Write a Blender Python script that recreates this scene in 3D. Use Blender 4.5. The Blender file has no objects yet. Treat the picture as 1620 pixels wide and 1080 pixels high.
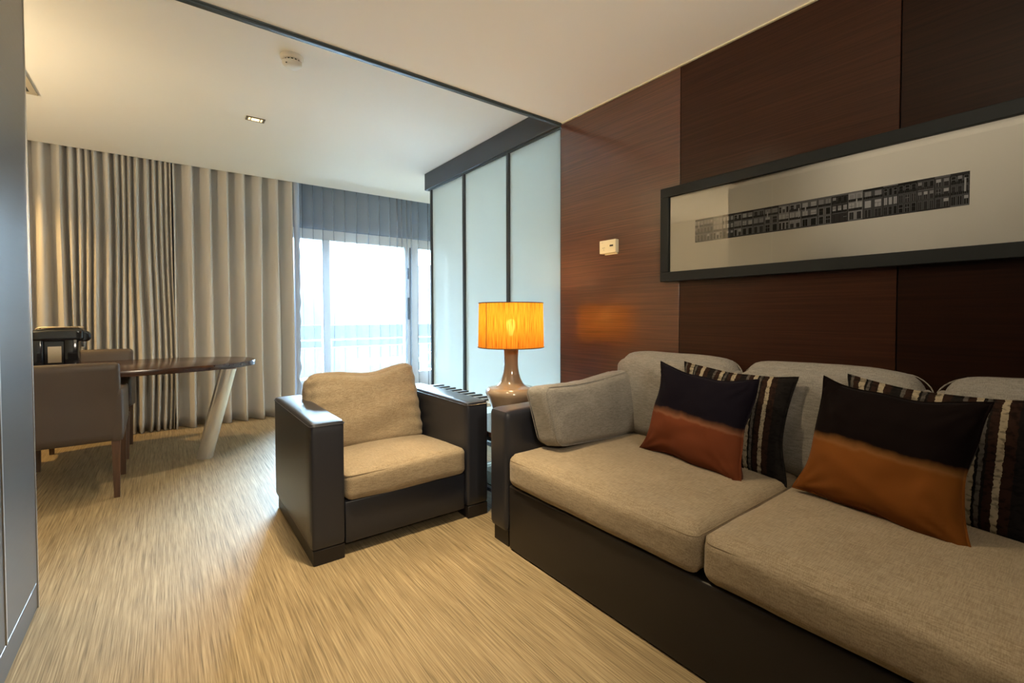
import bpy, bmesh, math, random
from mathutils import Vector, Matrix, noise

sc = bpy.context.scene
COL = sc.collection
PI = math.pi

# ---------------------------------------------------------------- camera
F_PX, CY, YAW, PITCH, ROLL, CAM_H = 726.7, 514.8, 0.644, 0.0230, 0.00198, 1.11
cam_data = bpy.data.cameras.new('camera')
cam = bpy.data.objects.new('camera', cam_data)
COL.objects.link(cam)
_f = Vector((math.sin(YAW) * math.cos(PITCH), math.cos(YAW) * math.cos(PITCH), -math.sin(PITCH)))
_r = Vector((math.cos(YAW), -math.sin(YAW), 0))
_d = _f.cross(_r)
_r2 = _r * math.cos(ROLL) + _d * math.sin(ROLL)
_d2 = _d * math.cos(ROLL) - _r * math.sin(ROLL)
_m = Matrix((( _r2.x, -_d2.x, -_f.x, 0), (_r2.y, -_d2.y, -_f.y, 0), (_r2.z, -_d2.z, -_f.z, CAM_H), (0, 0, 0, 1)))
cam.matrix_world = _m
cam_data.sensor_fit = 'HORIZONTAL'
cam_data.sensor_width = 36.0
cam_data.lens = 36.0 * F_PX / 1620.0
cam_data.shift_y = (CY - 540.0) / 1620.0
cam_data.clip_start = 0.02
cam_data.clip_end = 500
sc.camera = cam

# ---------------------------------------------------------------- world, lights, exposure
# hazy bright sky: pale near the horizon, a broad glare where the veiled sun stands high to the right of the window
SKY_LOW, SKY_HIGH, SKY_GLARE, SUN_DIR, GLARE_COS = 1.9, 112.0, 130.0, (0.62, 0.57, 0.54), 0.70
W = bpy.data.worlds.new('sky')
sc.world = W
W.use_nodes = True
_N, _L = W.node_tree.nodes, W.node_tree.links
bg = _N['Background']
_tc = _N.new('ShaderNodeTexCoord')
_dot = _N.new('ShaderNodeVectorMath'); _dot.operation = 'DOT_PRODUCT'; _dot.inputs[1].default_value = Vector(SUN_DIR).normalized()
_L.new(_tc.outputs['Generated'], _dot.inputs[0])
_mr = _N.new('ShaderNodeMapRange'); _mr.interpolation_type = 'SMOOTHSTEP'
_mr.inputs['From Min'].default_value = GLARE_COS; _mr.inputs['From Max'].default_value = 1.0
_mr.inputs['To Min'].default_value = 0.0; _mr.inputs['To Max'].default_value = SKY_GLARE
_L.new(_dot.outputs['Value'], _mr.inputs['Value'])
_sep = _N.new('ShaderNodeSeparateXYZ'); _L.new(_tc.outputs['Generated'], _sep.inputs[0])
_el = _N.new('ShaderNodeMapRange'); _el.interpolation_type = 'SMOOTHSTEP'
_el.inputs['From Min'].default_value = 0.17; _el.inputs['From Max'].default_value = 0.45
_el.inputs['To Min'].default_value = SKY_LOW; _el.inputs['To Max'].default_value = SKY_HIGH
_L.new(_sep.outputs['Z'], _el.inputs['Value'])
_add = _N.new('ShaderNodeMath'); _add.operation = 'ADD'
_L.new(_mr.outputs['Result'], _add.inputs[0]); _L.new(_el.outputs['Result'], _add.inputs[1])
_L.new(_add.outputs[0], bg.inputs['Strength'])
bg.inputs['Color'].default_value = (0.56, 0.77, 1.0, 1)

def spot(name, loc, power, color, size_deg=120, blend=0.6, radius=0.04, aim=None):
    l = bpy.data.lights.new(name, 'SPOT')
    l.energy = power; l.color = color; l.spot_size = math.radians(size_deg); l.spot_blend = blend
    l.shadow_soft_size = radius
    o = bpy.data.objects.new(name, l); COL.objects.link(o); o.location = loc
    if aim is not None:
        o.rotation_euler = (Vector(aim) - Vector(loc)).to_track_quat('-Z', 'Y').to_euler()
    return o

def area(name, loc, rot, sx, sy, power, color, portal=False):
    l = bpy.data.lights.new(name, 'AREA')
    l.shape = 'RECTANGLE'; l.size = sx; l.size_y = sy; l.energy = power; l.color = color
    if portal:
        l.cycles.is_portal = True
    o = bpy.data.objects.new(name, l); COL.objects.link(o); o.location = loc; o.rotation_euler = rot
    return o

WARM = (1.0, 0.78, 0.50)
area('added_glass_backlight', (3.5, 3.9, 2.56), (0, 0, 0), 0.9, 0.9, 18, (1.0, 0.93, 0.86))  # added fill light in the unseen room, brightens the frosted glass from behind
# daylight portals just outside the glazing (they only guide sampling)
area('daylight_portal', (2.85, 6.10, 1.15), (-PI / 2, 0, 0), 3.8, 2.3, 1, (1, 1, 1), True)
# recessed downlights of the near ceiling and of the dining corner
spot('downlight_lamp_near', (0.72, 1.62, 2.385), 62, (1.0, 0.78, 0.48), 148, 0.75, 0.05)
spot('downlight_lamp_armchair', (0.66, 1.70, 2.385), 150, (1.0, 0.78, 0.47), 72, 1.0, 0.05, aim=(0.66, 1.95, 0.0))
spot('downlight_lamp_dining', (0.55, 3.92, 2.555), 55, (1.0, 0.76, 0.46), 150, 0.8, 0.035)
spot('downlight_lamp_curtain', (-1.25, 5.10, 2.555), 110, (1.0, 0.62, 0.22), 115, 0.9, 0.05)
spot('added_ceiling_fill', (0.35, -0.9, 1.75), 150, (1.0, 0.86, 0.65), 150, 0.9, 0.12, aim=(0.4, 0.4, 2.4))  # added unseen fill light behind the camera, brightens the ceiling
spot('hall_uplight', (-1.75, 3.30, 1.95), 100, (1.0, 0.76, 0.44), 170, 0.9, 0.10, aim=(-1.55, 3.5, 2.6))

vs = sc.view_settings
vs.view_transform = 'Standard'
vs.look = 'None'
vs.gamma = 1.0
vs.use_curve_mapping = False
vs.exposure = 0.50
try:
    sc.cycles.use_denoising = True
    sc.cycles.max_bounces = 10
    sc.cycles.transparent_max_bounces = 24
    sc.cycles.diffuse_bounces = 6
    sc.cycles.sample_clamp_indirect = 8
    sc.cycles.caustics_reflective = False
    sc.cycles.caustics_refractive = False
except Exception:
    pass

# ---------------------------------------------------------------- materials
def new_mat(name):
    m = bpy.data.materials.new(name); m.use_nodes = True
    return m, m.node_tree.nodes, m.node_tree.links, m.node_tree.nodes['Principled BSDF']

def simple(name, col, rough=0.5, metal=0.0, spec=0.5, noise_amt=0.0, scale=40, coat=0.0, bump=0.0):
    m, N, L, p = new_mat(name)
    p.inputs['Base Color'].default_value = (*col, 1)
    p.inputs['Roughness'].default_value = rough
    p.inputs['Metallic'].default_value = metal
    p.inputs['Specular IOR Level'].default_value = spec
    p.inputs['Coat Weight'].default_value = coat
    p.inputs['Coat Roughness'].default_value = 0.1
    if noise_amt or bump:
        tc = N.new('ShaderNodeTexCoord')
        nz = N.new('ShaderNodeTexNoise'); nz.inputs['Scale'].default_value = scale; nz.inputs['Detail'].default_value = 4
        L.new(tc.outputs['Object'], nz.inputs['Vector'])
        if noise_amt:
            mx = N.new('ShaderNodeMixRGB'); mx.blend_type = 'MIX'
            mx.inputs['Color1'].default_value = (*[c * (1 - noise_amt) for c in col], 1)
            mx.inputs['Color2'].default_value = (*[min(1, c * (1 + noise_amt)) for c in col], 1)
            L.new(nz.outputs['Fac'], mx.inputs['Fac']); L.new(mx.outputs['Color'], p.inputs['Base Color'])
        if bump:
            b = N.new('ShaderNodeBump'); b.inputs['Strength'].default_value = bump; b.inputs['Distance'].default_value = 0.002
            L.new(nz.outputs['Fac'], b.inputs['Height']); L.new(b.outputs['Normal'], p.inputs['Normal'])
    return m

def streaky(name, cols, vec_scale, rough=(0.4, 0.4), spec=0.5, bump=0.0, detail=5, coord='Object', distort=0.0, coat=0.0, bump_dist=0.001, coat_rough=0.16):
    """colour ramp over a noise stretched along one axis (wood grain, silk, woven floor)"""
    m, N, L, p = new_mat(name)
    tc = N.new('ShaderNodeTexCoord'); mp = N.new('ShaderNodeMapping')
    mp.inputs['Scale'].default_value = vec_scale
    L.new(tc.outputs[coord], mp.inputs['Vector'])
    nz = N.new('ShaderNodeTexNoise'); nz.inputs['Scale'].default_value = 1; nz.inputs['Detail'].default_value = detail
    nz.inputs['Distortion'].default_value = distort
    L.new(mp.outputs['Vector'], nz.inputs['Vector'])
    rp = N.new('ShaderNodeValToRGB')
    el = rp.color_ramp.elements
    while len(el) < len(cols): el.new(0.5)
    for e, (pos, c) in zip(el, cols):
        e.position = pos; e.color = (*c, 1)
    L.new(nz.outputs['Fac'], rp.inputs['Fac']); L.new(rp.outputs['Color'], p.inputs['Base Color'])
    p.inputs['Specular IOR Level'].default_value = spec
    p.inputs['Roughness'].default_value = rough[0]
    p.inputs['Coat Weight'].default_value = coat
    p.inputs['Coat Roughness'].default_value = coat_rough
    if rough[0] != rough[1]:
        mr = N.new('ShaderNodeMapRange'); mr.inputs['To Min'].default_value = rough[0]; mr.inputs['To Max'].default_value = rough[1]
        L.new(nz.outputs['Fac'], mr.inputs['Value']); L.new(mr.outputs['Result'], p.inputs['Roughness'])
    if bump:
        b = N.new('ShaderNodeBump'); b.inputs['Strength'].default_value = bump; b.inputs['Distance'].default_value = bump_dist
        L.new(nz.outputs['Fac'], b.inputs['Height']); L.new(b.outputs['Normal'], p.inputs['Normal'])
    return m

def linen(name, dark, light, thread=420):
    """woven linen: slub threads in two directions"""
    m, N, L, p = new_mat(name)
    tc = N.new('ShaderNodeTexCoord')
    facs = []
    for sc3 in ((thread, thread * .08, thread * .5), (thread * .08, thread, thread * .5), (9, 9, 9)):
        mp = N.new('ShaderNodeMapping'); mp.inputs['Scale'].default_value = sc3
        L.new(tc.outputs['Object'], mp.inputs['Vector'])
        nz = N.new('ShaderNodeTexNoise'); nz.inputs['Scale'].default_value = 1; nz.inputs['Detail'].default_value = 3
        L.new(mp.outputs['Vector'], nz.inputs['Vector']); facs.append(nz.outputs['Fac'])
    a = N.new('ShaderNodeMath'); a.operation = 'ADD'; L.new(facs[0], a.inputs[0]); L.new(facs[1], a.inputs[1])
    b = N.new('ShaderNodeMath'); b.operation = 'MULTIPLY_ADD'; b.inputs[1].default_value = 0.35
    L.new(facs[2], b.inputs[0]); L.new(a.outputs[0], b.inputs[2])
    mr = N.new('ShaderNodeMapRange'); mr.inputs['From Min'].default_value = 0.9; mr.inputs['From Max'].default_value = 1.45
    L.new(b.outputs[0], mr.inputs['Value'])
    mx = N.new('ShaderNodeMixRGB'); mx.inputs['Color1'].default_value = (*dark, 1); mx.inputs['Color2'].default_value = (*light, 1)
    L.new(mr.outputs['Result'], mx.inputs['Fac']); L.new(mx.outputs['Color'], p.inputs['Base Color'])
    p.inputs['Roughness'].default_value = 0.85
    p.inputs['Specular IOR Level'].default_value = 0.2
    p.inputs['Sheen Weight'].default_value = 0.15
    bm_ = N.new('ShaderNodeBump'); bm_.inputs['Strength'].default_value = 0.25; bm_.inputs['Distance'].default_value = 0.0012
    L.new(a.outputs[0], bm_.inputs['Height']); L.new(bm_.outputs['Normal'], p.inputs['Normal'])
    return m

def floor_material():
    m, N, L, p = new_mat('woven_vinyl')
    tc = N.new('ShaderNodeTexCoord')
    outs = []
    for s in ((210, 3.6, 1), (500, 9, 1), (75, 1.5, 1), (2.2, 1.6, 1)):
        mp = N.new('ShaderNodeMapping'); mp.inputs['Scale'].default_value = s
        L.new(tc.outputs['Object'], mp.inputs['Vector'])
        nz = N.new('ShaderNodeTexNoise'); nz.inputs['Scale'].default_value = 1; nz.inputs['Detail'].default_value = 2
        L.new(mp.outputs['Vector'], nz.inputs['Vector']); outs.append(nz.outputs['Fac'])
    # weave ticks across the threads
    mp = N.new('ShaderNodeMapping'); mp.inputs['Rotation'].default_value = (0, 0, 0.5); mp.inputs['Scale'].default_value = (40, 150, 1)
    L.new(tc.outputs['Object'], mp.inputs['Vector'])
    wv = N.new('ShaderNodeTexWave'); wv.inputs['Scale'].default_value = 1.0; wv.bands_direction = 'Y'; wv.inputs['Distortion'].default_value = 1.0
    L.new(mp.outputs['Vector'], wv.inputs['Vector'])
    acc = None
    for o, w in zip(outs + [wv.outputs['Fac']], (0.9, 0.7, 0.5, 0.25, 0.10)):
        t = N.new('ShaderNodeMath'); t.operation = 'MULTIPLY_ADD'; t.inputs[1].default_value = w
        L.new(o, t.inputs[0])
        if acc is None: t.inputs[2].default_value = 0
        else: L.new(acc, t.inputs[2])
        acc = t.outputs[0]
    mr = N.new('ShaderNodeMapRange'); mr.inputs['From Min'].default_value = 0.80; mr.inputs['From Max'].default_value = 1.65
    L.new(acc, mr.inputs['Value'])
    rp = N.new('ShaderNodeValToRGB')
    el = rp.color_ramp.elements
    el[0].position = 0.05; el[0].color = (0.078, 0.054, 0.022, 1)
    el[1].position = 0.95; el[1].color = (0.46, 0.362, 0.215, 1)
    e = el.new(0.5); e.color = (0.28, 0.210, 0.116, 1)
    L.new(mr.outputs['Result'], rp.inputs['Fac']); L.new(rp.outputs['Color'], p.inputs['Base Color'])
    p.inputs['Roughness'].default_value = 0.60
    p.inputs['Specular IOR Level'].default_value = 0.46
    b = N.new('ShaderNodeBump'); b.inputs['Strength'].default_value = 0.35; b.inputs['Distance'].default_value = 0.0015
    L.new(acc, b.inputs['Height']); L.new(b.outputs['Normal'], p.inputs['Normal'])
    return m

def glass_mat(name, tint=(0.93, 0.97, 0.96)):
    m = bpy.data.materials.new(name); m.use_nodes = True
    N, L = m.node_tree.nodes, m.node_tree.links
    N.clear()
    out = N.new('ShaderNodeOutputMaterial')
    t = N.new('ShaderNodeBsdfTransparent'); t.inputs['Color'].default_value = (*tint, 1)
    g = N.new('ShaderNodeBsdfGlossy'); g.inputs['Roughness'].default_value = 0.0
    fr = N.new('ShaderNodeFresnel'); fr.inputs['IOR'].default_value = 1.45
    mx = N.new('ShaderNodeMixShader')
    L.new(fr.outputs[0], mx.inputs[0]); L.new(t.outputs[0], mx.inputs[1]); L.new(g.outputs[0], mx.inputs[2])
    L.new(mx.outputs[0], out.inputs['Surface'])
    return m

def frosted_mat():
    m = bpy.data.materials.new('frosted_glass'); m.use_nodes = True
    N, L = m.node_tree.nodes, m.node_tree.links
    N.clear()
    out = N.new('ShaderNodeOutputMaterial')
    t = N.new('ShaderNodeBsdfTranslucent'); t.inputs['Color'].default_value = (0.93, 0.98, 0.97, 1)
    d = N.new('ShaderNodeBsdfDiffuse'); d.inputs['Color'].default_value = (0.80, 0.88, 0.88, 1)
    m1 = N.new('ShaderNodeMixShader'); m1.inputs[0].default_value = 0.15
    L.new(t.outputs[0], m1.inputs[1]); L.new(d.outputs[0], m1.inputs[2])
    g = N.new('ShaderNodeBsdfGlossy'); g.inputs['Roughness'].default_value = 0.06
    fr = N.new('ShaderNodeFresnel'); fr.inputs['IOR'].default_value = 1.4
    m2 = N.new('ShaderNodeMixShader')
    L.new(fr.outputs[0], m2.inputs[0]); L.new(m1.outputs[0], m2.inputs[1]); L.new(g.outputs[0], m2.inputs[2])
    L.new(m2.outputs[0], out.inputs['Surface'])
    return m

def sheer_mat():
    m = bpy.data.materials.new('sheer_voile'); m.use_nodes = True
    N, L = m.node_tree.nodes, m.node_tree.links
    N.clear()
    out = N.new('ShaderNodeOutputMaterial')
    tr = N.new('ShaderNodeBsdfTransparent'); tr.inputs['Color'].default_value = (0.97, 0.98, 1.0, 1)
    tl = N.new('ShaderNodeBsdfTranslucent'); tl.inputs['Color'].default_value = (0.055, 0.062, 0.074, 1)
    df = N.new('ShaderNodeBsdfDiffuse'); df.inputs['Color'].default_value = (0.55, 0.60, 0.67, 1)
    m1 = N.new('ShaderNodeMixShader'); m1.inputs[0].default_value = 0.5
    L.new(tl.outputs[0], m1.inputs[1]); L.new(df.outputs[0], m1.inputs[2])
    m2 = N.new('ShaderNodeMixShader'); m2.inputs[0].default_value = 0.34
    L.new(tr.outputs[0], m2.inputs[1]); L.new(m1.outputs[0], m2.inputs[2])
    L.new(m2.outputs[0], out.inputs['Surface'])
    return m

def shade_mat():
    m = bpy.data.materials.new('silk_shade'); m.use_nodes = True
    N, L = m.node_tree.nodes, m.node_tree.links
    N.clear()
    out = N.new('ShaderNodeOutputMaterial')
    tc = N.new('ShaderNodeTexCoord')
    sep = N.new('ShaderNodeSeparateXYZ'); L.new(tc.outputs['Object'], sep.inputs[0])
    at = N.new('ShaderNodeMath'); at.operation = 'ARCTAN2'; L.new(sep.outputs['Y'], at.inputs[0]); L.new(sep.outputs['X'], at.inputs[1])
    cb = N.new('ShaderNodeCombineXYZ')
    L.new(at.outputs[0], cb.inputs['X']); L.new(sep.outputs['Z'], cb.inputs['Z'])
    mp = N.new('ShaderNodeMapping'); mp.inputs['Scale'].default_value = (75, 1, 9)
    L.new(cb.outputs[0], mp.inputs['Vector'])
    nz = N.new('ShaderNodeTexNoise'); nz.inputs['Scale'].default_value = 1; nz.inputs['Detail'].default_value = 6
    L.new(mp.outputs[0], nz.inputs['Vector'])
    rp = N.new('ShaderNodeValToRGB'); el = rp.color_ramp.elements
    el[0].position = 0.30; el[0].color = (0.12, 0.032, 0.0030, 1)
    el[1].position = 0.62; el[1].color = (0.44, 0.190, 0.026, 1)
    e = el.new(0.45); e.color = (0.32, 0.118, 0.012, 1)
    L.new(nz.outputs['Fac'], rp.inputs['Fac'])
    t = N.new('ShaderNodeBsdfTranslucent'); L.new(rp.outputs['Color'], t.inputs['Color'])
    d = N.new('ShaderNodeBsdfDiffuse'); L.new(rp.outputs['Color'], d.inputs['Color'])
    m1 = N.new('ShaderNodeMixShader'); m1.inputs[0].default_value = 0.35
    L.new(t.outputs[0], m1.inputs[1]); L.new(d.outputs[0], m1.inputs[2])
    # the open weave lets a little of the bulb through
    tr = N.new('ShaderNodeBsdfTransparent'); tr.inputs['Color'].default_value = (1.0, 0.72, 0.28, 1)
    mw = N.new('ShaderNodeMapRange'); mw.inputs['From Min'].default_value = 0.35; mw.inputs['From Max'].default_value = 0.7
    mw.inputs['To Min'].default_value = 0.0; mw.inputs['To Max'].default_value = 0.018
    L.new(nz.outputs['Fac'], mw.inputs['Value'])
    m2 = N.new('ShaderNodeMixShader'); L.new(mw.outputs['Result'], m2.inputs[0])
    L.new(m1.outputs[0], m2.inputs[1]); L.new(tr.outputs[0], m2.inputs[2])
    L.new(m2.outputs[0], out.inputs['Surface'])
    return m

def velvet_mat(name, top, seam, bottom, z0, soft, half):
    """two dyed halves meeting at a pale frayed line; object Z runs up the pillow"""
    m, N, L, p = new_mat(name)
    tc = N.new('ShaderNodeTexCoord'); sep = N.new('ShaderNodeSeparateXYZ'); L.new(tc.outputs['Object'], sep.inputs[0])
    nz = N.new('ShaderNodeTexNoise'); nz.inputs['Scale'].default_value = 14; nz.inputs['Detail'].default_value = 6
    L.new(tc.outputs['Object'], nz.inputs['Vector'])
    a = N.new('ShaderNodeMath'); a.operation = 'MULTIPLY_ADD'; a.inputs[1].default_value = 0.035; L.new(nz.outputs['Fac'], a.inputs[0]); L.new(sep.outputs['Z'], a.inputs[2])
    mr = N.new('ShaderNodeMapRange'); mr.inputs['From Min'].default_value = -half; mr.inputs['From Max'].default_value = half
    L.new(a.outputs[0], mr.inputs['Value'])
    rp = N.new('ShaderNodeValToRGB'); el = rp.color_ramp.elements
    c = (z0 + 0.0175 + half) / (2 * half)
    el[0].position = 0; el[0].color = (*[x * .55 for x in bottom], 1)
    el[1].position = 1; el[1].color = (*top, 1)
    for pos, col in ((c - .30, bottom), (c - .035, bottom), (c - .012, seam), (c + .02, tuple(x * .5 for x in seam)), (c + soft, top)):
        e = el.new(min(.999, max(.001, pos))); e.color = (*col, 1)
    L.new(mr.outputs['Result'], rp.inputs['Fac']); L.new(rp.outputs['Color'], p.inputs['Base Color'])
    p.inputs['Roughness'].default_value = 0.8; p.inputs['Specular IOR Level'].default_value = 0.04
    p.inputs['Sheen Weight'].default_value = 0.03; p.inputs['Sheen Roughness'].default_value = 0.4
    return m

def stripe_mat():
    m, N, L, p = new_mat('woven_stripe')
    tc = N.new('ShaderNodeTexCoord'); sep = N.new('ShaderNodeSeparateXYZ'); L.new(tc.outputs['Object'], sep.inputs[0])
    mr = N.new('ShaderNodeMapRange'); mr.inputs['From Min'].default_value = -0.26; mr.inputs['From Max'].default_value = 0.26
    nz = N.new('ShaderNodeTexNoise'); nz.inputs['Scale'].default_value = 90; nz.inputs['Detail'].default_value = 2
    L.new(tc.outputs['Object'], nz.inputs['Vector'])
    a = N.new('ShaderNodeMath'); a.operation = 'MULTIPLY_ADD'; a.inputs[1].default_value = 0.008; L.new(nz.outputs['Fac'], a.inputs[0]); L.new(sep.outputs['X'], a.inputs[2])
    L.new(a.outputs[0], mr.inputs['Value'])
    rp = N.new('ShaderNodeValToRGB'); rp.color_ramp.interpolation = 'CONSTANT'
    el = rp.color_ramp.elements
    dk, br, cr, gr = (0.008, 0.0065, 0.006), (0.024, 0.0105, 0.0065), (0.34, 0.285, 0.20), (0.09, 0.08, 0.07)
    seq = []
    unit = [(0.05, dk), (0.02, gr), (0.035, br), (0.032, cr), (0.012, dk), (0.018, gr), (0.012, dk), (0.035, br), (0.03, cr), (0.04, br)]
    pos = 0
    while pos < 0.99 and len(seq) < 31:
        for w, c_ in unit:
            if pos < 0.99 and len(seq) < 31: seq.append((pos, c_)); pos += w
    el[0].position = 0; el[0].color = (*seq[0][1], 1)
    el[1].position = seq[1][0]; el[1].color = (*seq[1][1], 1)
    for ps, c_ in seq[2:]:
        e = el.new(ps); e.color = (*c_, 1)
    L.new(mr.outputs['Result'], rp.inputs['Fac'])
    # ticked weft: bands of dark across the threads
    mp = N.new('ShaderNodeMapping'); mp.inputs['Scale'].default_value = (60, 60, 95)
    L.new(tc.outputs['Object'], mp.inputs['Vector'])
    n2 = N.new('ShaderNodeTexNoise'); n2.inputs['Scale'].default_value = 1.0; n2.inputs['Detail'].default_value = 1
    L.new(mp.outputs['Vector'], n2.inputs['Vector'])
    r2 = N.new('ShaderNodeMapRange'); r2.inputs['From Min'].default_value = 0.35; r2.inputs['From Max'].default_value = 0.5; r2.inputs['To Min'].default_value = 0.45
    L.new(n2.outputs['Fac'], r2.inputs['Value'])
    mx = N.new('ShaderNodeMixRGB'); mx.blend_type = 'MULTIPLY'; mx.inputs['Fac'].default_value = 1
    L.new(rp.outputs['Color'], mx.inputs['Color1']); L.new(r2.outputs['Result'], mx.inputs['Color2'])
    L.new(mx.outputs['Color'], p.inputs['Base Color'])
    p.inputs['Roughness'].default_value = 0.85; p.inputs['Specular IOR Level'].default_value = 0.15
    b = N.new('ShaderNodeBump'); b.inputs['Strength'].default_value = 0.5; b.inputs['Distance'].default_value = 0.004
    L.new(n2.outputs['Fac'], b.inputs['Height']); L.new(b.outputs['Normal'], p.inputs['Normal'])
    return m

def emit_mat(name, col, s):
    m = bpy.data.materials.new(name); m.use_nodes = True
    p = m.node_tree.nodes['Principled BSDF']
    p.inputs['Base Color'].default_value = (*col, 1)
    p.inputs['Emission Color'].default_value = (*col, 1); p.inputs['Emission Strength'].default_value = s
    return m

M = {}
M['floor'] = floor_material()
M['ceiling'] = simple('ceiling_paint', (0.90, 0.885, 0.85), 0.9, spec=0.2)
M['wall_paint'] = simple('wall_paint', (0.74, 0.70, 0.62), 0.85, spec=0.2)
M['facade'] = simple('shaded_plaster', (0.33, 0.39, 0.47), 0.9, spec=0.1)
M['white_wall'] = simple('white_paint', (0.86, 0.87, 0.86), 0.9, spec=0.2)
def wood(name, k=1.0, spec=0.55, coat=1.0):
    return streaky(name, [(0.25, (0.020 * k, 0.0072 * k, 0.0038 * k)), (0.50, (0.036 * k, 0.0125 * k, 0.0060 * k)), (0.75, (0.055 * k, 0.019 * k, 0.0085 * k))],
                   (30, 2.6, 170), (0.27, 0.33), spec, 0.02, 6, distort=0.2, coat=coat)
M['wenge'] = wood('wenge_panel_lit', 2.5)  # veneer colour raised: carries the light on the board nearest the lamp
M['wenge_dimmed'] = wood('wenge_panel_dimmed', 0.95, 0.30, 0.0)  # same veneer with light falloff put into a darker colour
M['wenge_shaded'] = wood('wenge_panel_shaded', 0.40, 0.22, 0.0)  # same veneer, darkest: shade of the far boards put into the colour
M['groove'] = simple('panel_groove', (0.006, 0.004, 0.003), 0.8)
M['lacquer'] = streaky('dark_oak_lacquer', [(0.3, (0.030, 0.027, 0.026)), (0.7, (0.058, 0.052, 0.048))], (60, 2.0, 120), (0.26, 0.34), 0.6, 0.12, 4)
M['leather'] = simple('brown_leather', (0.0175, 0.0190, 0.0265), 0.36, spec=0.5, noise_amt=0.12, scale=260, bump=0.08)
M['leather_sofa'] = simple('sofa_leather', (0.0165, 0.0135, 0.0125), 0.42, spec=0.32, noise_amt=0.12, scale=260, bump=0.08)
M['leather_chair'] = simple('chair_leather', (0.060, 0.043, 0.032), 0.42, spec=0.45, noise_amt=0.1, scale=260, bump=0.08)
M['leg_wood'] = streaky('walnut_leg', [(0.3, (0.045, 0.022, 0.012)), (0.7, (0.10, 0.048, 0.024))], (60, 60, 5), (0.4, 0.4))
M['linen'] = linen('sand_linen', (0.215, 0.165, 0.105), (0.360, 0.290, 0.200))
M['linen_grey'] = linen('grey_linen', (0.185, 0.172, 0.155), (0.315, 0.295, 0.268))
M['linen_piping'] = simple('linen_piping', (0.25, 0.195, 0.13), 0.9, spec=0.1)
M['frame_black'] = simple('picture_frame_black', (0.010, 0.0125, 0.0135), 0.5, spec=0.3)
M['mat_board'] = simple('mat_board', (0.86, 0.82, 0.72), 0.9, spec=0.1)
M['pane'] = glass_mat('clear_glass')
M['pane_picture'] = glass_mat('picture_glass', (0.98, 0.98, 0.98))
M['frosted'] = frosted_mat()
M['alu_dark'] = simple('anthracite_metal', (0.035, 0.042, 0.052), 0.42, metal=0.0)
M['alu_grey'] = simple('grey_metal', (0.07, 0.09, 0.10), 0.35, metal=0.3)
M['alu_frame'] = simple('window_frame_paint', (0.84, 0.81, 0.75), 0.5)
M['gasket'] = simple('rubber_gasket', (0.02, 0.02, 0.022), 0.6)
M['curtain'] = simple('taupe_curtain', (0.50, 0.49, 0.475), 0.9, spec=0.1)
M['lining'] = simple('blue_grey_lining', (0.34, 0.40, 0.52), 0.9, spec=0.1)
M['sheer'] = sheer_mat()
M['table_wood'] = streaky('table_wenge', [(0.3, (0.022, 0.010, 0.006)), (0.7, (0.060, 0.027, 0.016))], (2.0, 70, 70), (0.16, 0.2), 0.6, 0, 5, distort=0.3)
M['chrome'] = simple('polished_steel', (0.72, 0.74, 0.77), 0.24, metal=0.75)
M['steel'] = simple('brushed_steel', (0.60, 0.57, 0.52), 0.3, metal=1.0)
M['black_gloss'] = simple('gloss_black_plastic', (0.010, 0.011, 0.014), 0.12, spec=0.6)
M['black'] = simple('matt_black', (0.012, 0.012, 0.012), 0.6)
M['champagne'] = simple('champagne_metal', (0.62, 0.52, 0.38), 0.25, metal=1.0)
M['ceramic'] = simple('taupe_ceramic', (0.36, 0.265, 0.18), 0.12, spec=0.6, coat=0.5)
M['shade'] = shade_mat()
M['shade_rim'] = simple('shade_rim', (0.10, 0.035, 0.008), 0.7)
M['bulb'] = emit_mat('lit_bulb', (1.0, 0.70, 0.33), 55)
M['bench_white'] = simple('bench_white_laminate', (0.62, 0.64, 0.62), 0.3)
M['bezel'] = simple('bronze_bezel', (0.20, 0.16, 0.11), 0.35, metal=0.8)
M['ivory'] = simple('ivory_plastic', (0.76, 0.70, 0.50), 0.45)
M['vent_paint'] = simple('vent_beige_paint', (0.50, 0.43, 0.32), 0.5)
M['white_plastic'] = simple('white_plastic', (0.82, 0.79, 0.72), 0.45)
M['led'] = emit_mat('lit_reflector', (1.0, 0.76, 0.42), 1.3)
M['velvet_a'] = velvet_mat('velvet_plum_rust', (0.007, 0.0055, 0.010), (0.20, 0.085, 0.045), (0.150, 0.042, 0.018), -0.01, 0.055, 0.22)
M['velvet_b'] = velvet_mat('velvet_brown_amber', (0.006, 0.0035, 0.0035), (0.22, 0.095, 0.030), (0.195, 0.066, 0.014), 0.0, 0.045, 0.24)
M['stripe'] = stripe_mat()
M['terrace'] = simple('terrace_tiles', (0.78, 0.77, 0.75), 0.8, noise_amt=0.05, scale=3)
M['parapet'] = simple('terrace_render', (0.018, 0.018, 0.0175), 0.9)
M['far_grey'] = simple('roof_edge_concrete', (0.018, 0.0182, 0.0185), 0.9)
M['far_pale'] = simple('pale_render', (0.13, 0.13, 0.133), 0.9)
M['far_pink'] = simple('pink_render', (0.25, 0.19, 0.175), 0.9)
M['far_window'] = simple('far_window_glass', (0.15, 0.155, 0.165), 0.4)
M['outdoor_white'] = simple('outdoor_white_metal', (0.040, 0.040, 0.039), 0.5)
PRINT = [simple('print_%s' % n, (v, v, v * 1.03), 0.6, spec=0.2) for n, v in (('black', .008), ('char', .03), ('dark', .065), ('mid', .15), ('grey', .28), ('pale', .45))]

# ---------------------------------------------------------------- object helpers
def tag(o, label=None, cat=None, group=None, kind=None):
    if label: o['label'] = label
    if cat: o['category'] = cat
    if group: o['group'] = group
    if kind: o['kind'] = kind
    return o

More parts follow.
